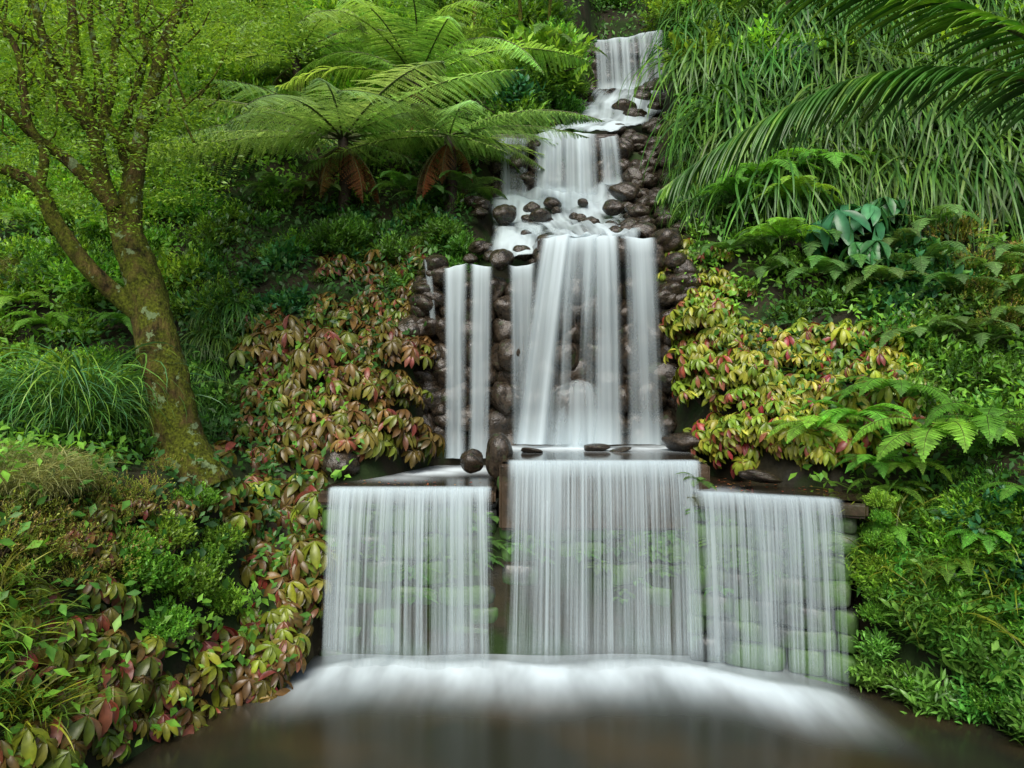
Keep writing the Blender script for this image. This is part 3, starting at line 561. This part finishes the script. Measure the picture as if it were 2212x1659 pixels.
# whorled shrubs
fill('wo',720,560,900,760,14,(.6,.85),.15,mind=52)
fill('wo',540,740,890,970,22,(.7,1.0),.15,mind=60)
fill('wo',560,650,720,760,4,(.6,.8),.15,mind=60)
fill('wr',1440,520,1580,760,15,(.5,.75),.12,mind=44)
fill('wr',1500,700,1960,960,36,(.6,.9),.12,mind=54)
fill('wr',1560,900,1800,1010,9,(.5,.75),.1,mind=50)
# right hillside
fill('st',1500,20,2240,430,74,(.75,1.05),.0,mind=50,excl=lambda a,b:a<1560 and b>200)
fill('st',1470,200,1560,480,8,(.3,.45),.0,mind=40)
fill('fd',1560,450,1860,640,10,(.8,1.0),-.25,mind=60)
for px,py,s in [(1640,430,.95),(1720,480,.8),(1590,470,.7),(1790,400,.8),(1690,570,.7)]: put('fe',hit(px,py+60),s,-.7)
for px,py,s in [(1840,560,1.15),(1910,520,1.),(1870,610,.9),(1720,160,.9)]: put('pl',hit(px,py+30),s,-.6)
fill('bb',1860,560,2040,680,7,(.7,1.0),.0,mind=50)
fill('fd',1900,520,2240,800,12,(.8,1.0),-.25,mind=60)
fill('sm',1920,560,2250,900,22,(.5,.8),.1,mind=52)
fill('sm',1500,500,1900,700,12,(.4,.6),.1,mind=60)
fill('wy',2060,500,2250,760,6,(.8,1.2),-.1,mind=60)
fill('sl',1960,820,2250,1100,14,(.4,.6),.15,mind=60)
# right bank low
fill('sy',1860,1080,2240,1400,16,(.35,.6),.05,mind=55)
fill('lb',1890,1300,2260,1600,28,(.42,.65),.02,mind=46)
fill('sb',1840,1120,2050,1450,12,(.35,.55),.05,mind=56)
fill('bb',1900,1080,2240,1350,7,(.4,.55),.0,mind=70);fill('fe',1900,1100,2240,1300,5,(.45,.6),-.25,mind=90)
fill('gb',1900,1150,2200,1500,12,(.6,.95),-.05,mind=60)
for off,zl in ((.18,.12),(.45,.3)):
    for y_ in np.linspace(8.4,6.9,11):
        x_=3.6+.75*(8.4-y_)+off+rng.uniform(-.1,.1); put('lb' if rng.random()<.7 else 'sb',(x_,y_,max(float(H(x_,y_)),zl)+rng.uniform(-.05,.08)),rng.uniform(.36,.6),-.02)
for z_ in (.2,.5,.8,1.05,1.3,1.55,1.8,1.95): put('sb' if z_>.7 else 'lb',(3.74+rng.uniform(-.08,.08),8.30+rng.uniform(-.05,.1),z_),rng.uniform(.28,.4),0)
for px,py,s in [(1850,900,.75),(1770,960,.7),(2030,960,.9),(2130,920,.8),(1930,860,.75),(1960,1020,.55),(1890,1010,.5)]:
    put('fe',hit(px,py+90),s,-.45)
# left bank low
fill('wf',440,960,690,1120,9,(.6,.8),.15,mind=56)
fill('wf',520,1080,690,1500,20,(.5,.75),.12,mind=52)
fill('wf',60,1360,600,1600,28,(.45,.7),.12,mind=58)
fill('wf',380,1480,580,1659,7,(.4,.55),.1,mind=46)
fill('wo',150,1080,420,1200,6,(.35,.5),.1,mind=60)
fill('wy',0,1070,320,1260,14,(.55,.85),.0,mind=55);fill('wy',180,1000,420,1080,5,(.35,.5),.0,mind=50)
fill('wf',0,1250,260,1400,7,(.45,.6),.1,mind=55)
for px,py,s in [(420,1140,.6),(350,1210,.75),(470,1220,.6),(310,1320,.75),(400,1330,.85),(480,1360,.55),(360,1420,.65),(280,1250,.5),(440,1270,.6)]: put('sb',hit(px,py),s,-.18)
for px,Yg,s in [(190,8.9,1.1),(120,8.9,1.0),(245,9.3,.9),(60,9.1,.85),(160,8.5,.7),(10,9.1,.7)]:
    x=(px-1106)/F_*Yg;put('tu',(x,Yg,float(H(x,Yg))),s,-.0)
fill('dg',-30,1000,130,1090,9,(.6,.8),0,mind=30)
fill('gb',-60,1250,90,1640,14,(.5,.75),0,mind=64)
fill('dg',-20,600,60,800,3,(.6,.9),0,mind=30)
for _ in range(90):
    px=rng.choice([rng.uniform(730,1060),rng.uniform(1090,1480),rng.uniform(1100,1480),rng.uniform(1490,1800)]);py=rng.normal(1190,50)
    Yw=9.40 if px<1480 else 9.16-(px-1500)*.0023
    p=at(px,py,Yw);put('fw',(p[0],p[1],p[2]),rng.uniform(.7,1.2),0,ysc=.24)
# ================================================================ undergrowth stuff
mb=MB();n=130000
x=rng.uniform(-11,12,n);y=rng.uniform(5,25,n)
cl,cr=chan_b(y);ok=~((x>cl-.1)&(x<cr+.1)&(y>9.2)&(y<21))&(H(x,y)>.15);x=x[ok];y=y[ok];z=H(x,y)
e=.1;g=np.stack([-(H(x+e,y)-H(x-e,y))/(2*e),-(H(x,y+e)-H(x,y-e))/(2*e),np.ones_like(x)],-1);g=nrm(g)
P=np.stack([x,y,z],-1)+g*(rng.random(len(x))**1.3*.38)[:,None]
D=nrm(rdir(len(x))+np.array([0,-.5,-.2]));Nn=nrm(g+np.array([0,-.3,.5])+rng.normal(size=(len(x),3))*.35)
pn=nz(x*1.1,z*1.2,3)-.8*((x<-.8)&(x>-5)&(y>11.3)&(y<14));cA=pick(PAL['mid'],len(x));cB=pick(PAL['dark'],len(x));cCc=pick(PAL['bright'],len(x))  # leaf colours shifted darker below the tree ferns, painting in the deep shade
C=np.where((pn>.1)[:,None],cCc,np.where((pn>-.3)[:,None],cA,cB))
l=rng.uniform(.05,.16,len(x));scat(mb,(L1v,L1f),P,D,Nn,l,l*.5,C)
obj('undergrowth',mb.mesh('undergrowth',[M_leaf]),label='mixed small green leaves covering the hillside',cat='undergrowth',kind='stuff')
# ================================================================ young slender trees on the slope
YT=[]
for k in range(3):
    h=3.6+k*.5;mb=MB();tube(mb,[(0,0,-.3),(.15*(k-1),.05,h*.4),(.3*(k-1),-.1,h*.75),(.2,0,h)],[.06,.05,.035,.012],16,8,bump=.05)
    pts=[]
    for j in range(16):
        z0=h*rng.uniform(.35,.95);a=rng.uniform(0,6.3);r=rng.uniform(.6,1.3)*(1.2-z0/h*.7);tip=np.array([math.cos(a)*r,math.sin(a)*r,z0+rng.uniform(0,.6)])
        tube(mb,[(.2*(k-1),0,z0),tip*np.array([.5,.5,1])-np.array([0,0,.1]),tip],[.018,.012,.004],6,5);pts+=[tip*f+np.array([0,0,z0])*(1-f) for f in (.5,.75,1.)]
    tr_=mb.mesh('trunk',[M_bark]);mb=MB();Pc=np.array(pts);q=60
    P=np.repeat(Pc,q,0)+rng.normal(size=(len(Pc)*q,3))*np.array([.22,.22,.10]);l=rng.uniform(.06,.13,len(P))
    C=np.repeat(pick(PAL['bright']+[(.15,.28,.03)],len(Pc),.2),q,0)
    scat(mb,(L1v,L1f),P,rdir(len(P))*np.array([1,1,.5]),nrm(np.array([0,-.4,1.])+rng.normal(size=(len(P),3))*.4),l,l*.42,C)
    YT.append((tr_,mb.mesh('crown',[M_leaf])))
for px,py,s in [(470,60,1.),(560,30,1.1),(380,180,.8),(1120,110,.8),(1030,40,1.),(760,10,1.1),(1520,20,.9),(1180,40,.7),(100,250,.8)]:
    p=hit(px,py+60);t_,c_=YT[rng.integers(3)]
    r_=obj('young_tree',None,label='slender young tree with light green leaves on slope',cat='tree',group='young trees on the slope',loc=tuple(p),rot=(0,0,rng.uniform(0,6)),sc=s)
    obj('trunk',t_,parent=r_);obj('crown',c_,parent=r_)
# ================================================================ tree ferns
TFp=[(.15,.26,.10),(.18,.30,.12),(.14,.24,.09)]
def tfr(L_,W_,a,b,pal): return frond(L_,W_,46,22,R(rng.uniform(*a)),R(rng.uniform(*b)),pal,side=rng.uniform(-.4,.4),droop=.3,fill=.46)
TF=[tfr(2.7,.58,(5,25),(15,45),TFp) for k in range(7)]
TFb=[tfr(2.4,.55,(20,60),(30,65),[(.15,.27,.06),(.18,.31,.08)]) for k in range(7)]
TFd=[frond(1.1,.24,26,9,R(-30),R(86),[(.12,.055,.018),(.08,.04,.012),(.05,.03,.015)],droop=.7) for k in range(3)]
def treefern(p,top,ms,nf,label,s=1.0,dead=3,az0=0):
    root=obj('tree_fern',None,label=label,cat='tree fern',group='tree ferns',loc=tuple(p))
    mb=MB();t=np.array(top)-np.array(p);tube(mb,[(0,0,-.3),t*.5+np.array([.05,0,0]),t],[.13,.10,.09],16,12,mat=0,bump=.12)
    obj('trunk',mb.mesh('trunk',[M_fibre]),parent=root)
    for j in range(nf):
        a=az0+j/nf*6.283+rng.uniform(-.3,.3)
        obj('frond',ms[rng.integers(len(ms))],parent=root,loc=tuple(t),rot=(rng.uniform(-.25,.25),rng.uniform(-.35,.35),a),sc=s*rng.uniform(.65,1.12))
    for j in range(dead):
        obj('frond',TFd[j%3],label='brown dead drooping frond',parent=root,loc=tuple(t-np.array([0,0,.1])),rot=(0,0,rng.uniform(1.9,4.4)),sc=rng.uniform(.8,1.3))
def tf(px,py,Y,ms,nf,label,**k):
    top=at(px,py,Y);g=np.array([top[0],Y,float(H(top[0],Y))]);
    treefern(g,top,ms,nf,label,**k)
tf(740,300,13.9,TF,22,'wide spreading pale green tree fern above shrubs',dead=8,s=1.5)
tf(900,180,15.4,TFb,20,'bright green tree fern with upright arching fronds',dead=2,s=1.35)
tf(640,130,16.0,TFb,20,'bright green tree fern among bushes',dead=1,s=1.35)
tf(970,295,13.9,TF,16,'pale green tree fern beside the falls',s=1.05,dead=5)
for px,py,Yp,s in [(760,410,13.2,.6),(720,430,13.0,.6),(960,400,13.2,.55),(1000,420,13.0,.5),(850,430,12.9,.6)]:
    x=(px-1106)/F_*Yp;put('sm',(x,Yp,float(H(x,Yp))+.25),s)
# ================================================================ leaning mossy tree
o0=at(400,1010,9.2)
root=obj('mossy_tree',None,label='leaning moss and lichen covered tree on the bank',cat='tree',loc=tuple(o0))
mb=MB()
def br(pts,rad,seg=12,bump=.07,k=.82): tube(mb,[at(a,b,c)-o0 for a,b,c in pts],[r*k/F_*9.0 for r in rad],len(pts)*8,seg,bump=bump)
br([(430,1060,9.0),(385,940,9.0),(352,790,9.0),(318,640,9.05),(285,540,9.1),(255,450,9.1)],[88,62,54,50,44,28],22,.10)
br([(300,600,9.1),(285,480,9.1),(297,350,9.2),(318,240,9.3),(350,120,9.4),(385,20,9.5),(420,-80,9.6)],[34,26,21,20,18,14,10])
br([(322,700,9.0),(262,645,8.95),(190,580,8.8),(120,480,8.7),(85,410,8.6),(20,370,8.5),(-60,350,8.4)],[22,25,22,20,17,14,10])
br([(275,500,9.1),(225,400,9.0),(205,300,8.9),(170,180,8.8),(160,80,8.8),(150,-60,8.8)],[30,21,18,15,12,9])
br([(250,450,9.0),(150,350,8.8),(80,300,8.7),(20,240,8.5),(-60,180,8.4)],[20,15,13,11,8])
br([(208,320,8.9),(240,200,9.1),(250,90,9.2),(280,-50,9.3)],[14,12,10,7])
br([(205,290,8.9),(130,200,8.7),(95,90,8.6),(60,-60,8.5)],[14,12,10,8])
br([(85,410,8.6),(95,330,8.6),(60,260,8.5),(40,120,8.4),(-20,20,8.3)],[13,11,10,8,5])
br([(305,340,9.2),(235,270,9.0),(215,160,8.9),(195,40,8.8),(200,-40,8.8)],[12,10,8,7,5])
br([(345,150,9.4),(300,60,9.3),(290,-60,9.3)],[12,9,6]);br([(170,200,8.8),(110,120,8.7),(30,60,8.5),(-40,20,8.4)],[10,9,7,5])
br([(262,460,9.1),(275,380,9.3),(262,300,9.5),(300,180,9.7),(330,60,9.8)],[18,13,11,9,7])
for _ in range(90):
    a=rng.uniform(-60,440);b=rng.uniform(-20,320);c=rng.uniform(8.3,9.8)
    q=(a+rng.uniform(-90,90),b-rng.uniform(40,150),c+rng.uniform(-.4,.3));m_=((a+q[0])/2+rng.uniform(-18,18),(b+q[1])/2,(c+q[2])/2)
    br([(a,b,c),m_,q],[3.4,2.6,1.2],4,0)
obj('trunk',mb.mesh('trunk',[M_bark]),parent=root)
mb=MB();nc=2600
cx=rng.uniform(-200,640,nc);cy=rng.uniform(-160,540,nc);kp=(nz(cx*.02,cy*.025,4)>-.65+1.15*sst(240,540,cy))&((cx<460)|(cy<130));cx=cx[kp];cy=cy[kp];nc=len(cx)
cY=np.where(rng.random(nc)<.2,rng.uniform(7.9,8.6,nc),rng.uniform(9.2,11.2,nc));Pc=np.stack([(cx-1106)/F_*cY,cY,CZ+(830-cy)/F_*cY],-1)-o0
q=28;P=np.repeat(Pc,q,0)+rng.normal(size=(nc*q,3))*np.array([.18,.18,.04]);l=rng.uniform(.035,.07,len(P))
D=rdir(len(P))*np.array([1,1,.4]);C=np.repeat(pick([(.13,.25,.02),(.17,.30,.025),(.10,.20,.02)],nc,.2),q,0)
scat(mb,(L1v,L1f),P,D,nrm(np.array([0,-.5,.9])+rng.normal(size=(len(P),3))*.4),l,l*.42,C)
obj('crown',mb.mesh('crown',[M_leaf]),parent=root)
# ================================================================ palm
proot=at(2420,250,5.8);g=np.array([proot[0],proot[1],float(H(proot[0],proot[1]))])
root=obj('palm_tree',None,label='palm with long arching fronds over the bank',cat='palm tree',loc=tuple(g))
mb=MB();tube(mb,[(0,0,-.3),(0,0,(proot-g)[2]*.5),proot-g],[.15,.13,.12],20,14,bump=.03);obj('trunk',mb.mesh('trunk',[M_stem]),parent=root)
def palmfrond(pts,label,n=104,L0=.58,down=.6,col=[(.03,.095,.014),(.045,.13,.02),(.035,.11,.016),(.09,.18,.025)],w=.02):
    mb=MB();pw=[at(*p)-g for p in pts];Pp,_=resamp(pw,np.ones(len(pw)),n);T=nrm(np.gradient(Pp,axis=0))
    side=nrm(np.cross(T,np.array([0,0,1.])));t=np.linspace(0,1,n)
    tube(mb,pw,np.linspace(.026,.006,len(pw)),30,6,C=(.1,.1,.03),mat=1)
    for s in (-1,1):
        m=t>.12;d=nrm(side*s*.6+T*(.95+.6*t[:,None])+rng.normal(size=(n,3))*.06-np.array([0,0,down*(1 if s>0 else .6)])*rng.uniform(.6,1.2,(n,1)))[m]
        ll=(L0*np.sin(np.pi*np.clip(t*.8+.18,0,1))**.6*rng.uniform(.75,1.1,n))[m]
        T3=bigleaf(.3,.05,(.6,1,1,.8,.5,0))
        scat(mb,T3,Pp[m],d,np.tile([0,0,1.],(m.sum(),1))+side[m]*s*.2,ll,w,pick(col,m.sum(),.3))
    obj('frond',mb.mesh('frond',[M_palm,M_gstem]),parent=root,label=label)
palmfrond([(2420,260,5.8),(2280,190,5.7),(2080,150,5.6),(1880,165,5.5),(1720,225,5.4),(1560,315,5.3),(1430,410,5.2)],'dark green arching frond with drooping leaflets')
palmfrond([(2420,240,5.8),(2250,100,5.6),(2080,20,5.5),(1900,-30,5.4),(1700,-50,5.3),(1500,-40,5.2)],'yellow green frond with long leaflets',col=[(.12,.22,.02),(.16,.25,.03),(.06,.15,.02)],L0=.58,n=80,down=.45)
# ================================================================ fallen leaves
mb=MB();n=60
P=np.concatenate([np.stack([rng.uniform(2.3,3.6,40),rng.uniform(9.0,10.2,40),np.full(40,2.0)],-1),np.stack([rng.uniform(-2.0,-.4,20),rng.uniform(9.4,10.2,20),np.full(20,2.005)],-1)])
scat(mb,(L1v,L1f),P,rdir(n)*np.array([1,1,.05]),np.tile([0,0,1.],(n,1))+rng.normal(size=(n,3))*.1,.05,.03,pick([(.3,.12,.03),(.3,.2,.05),(.15,.05,.02)],n))
obj('fallen_leaves',mb.mesh('fallen_leaves',[M_leaf]),label='small orange fallen leaves on wet ledges',cat='fallen leaves',kind='stuff')
# ================================================================ camera, light
cam=bpy.data.cameras.new('camera');co=bpy.data.objects.new('camera',cam);COL.objects.link(co);co.location=(0,0,CZ);co.rotation_euler=(R(90),0,0)
cam.lens=36*F_/2212;cam.sensor_width=36;cam.clip_end=500;scene.camera=co
w=bpy.data.worlds.new('World');scene.world=w;w.use_nodes=True;nt=w.node_tree;bg=nt.nodes['Background']
sky=nt.nodes.new('ShaderNodeTexSky');sky.sky_type='NISHITA';sky.sun_disc=False;sky.sun_elevation=R(47);sky.sun_rotation=R(188);sky.air_density=1.0;sky.dust_density=4.0
nt.links.new(sky.outputs[0],bg.inputs[0]);bg.inputs[1].default_value=.15
s=bpy.data.lights.new('sun','SUN');s.energy=4.4;s.angle=R(40);s.color=(1,.96,.88);so=bpy.data.objects.new('sun',s);COL.objects.link(so)
el=R(47);azm=R(188);dv=Vector((math.sin(azm)*math.cos(el),math.cos(azm)*math.cos(el),math.sin(el)))
so.rotation_euler=dv.to_track_quat('Z','Y').to_euler();so.location=(0,-5,20)
scene.view_settings.view_transform='Standard';scene.view_settings.look='None';scene.view_settings.exposure=0
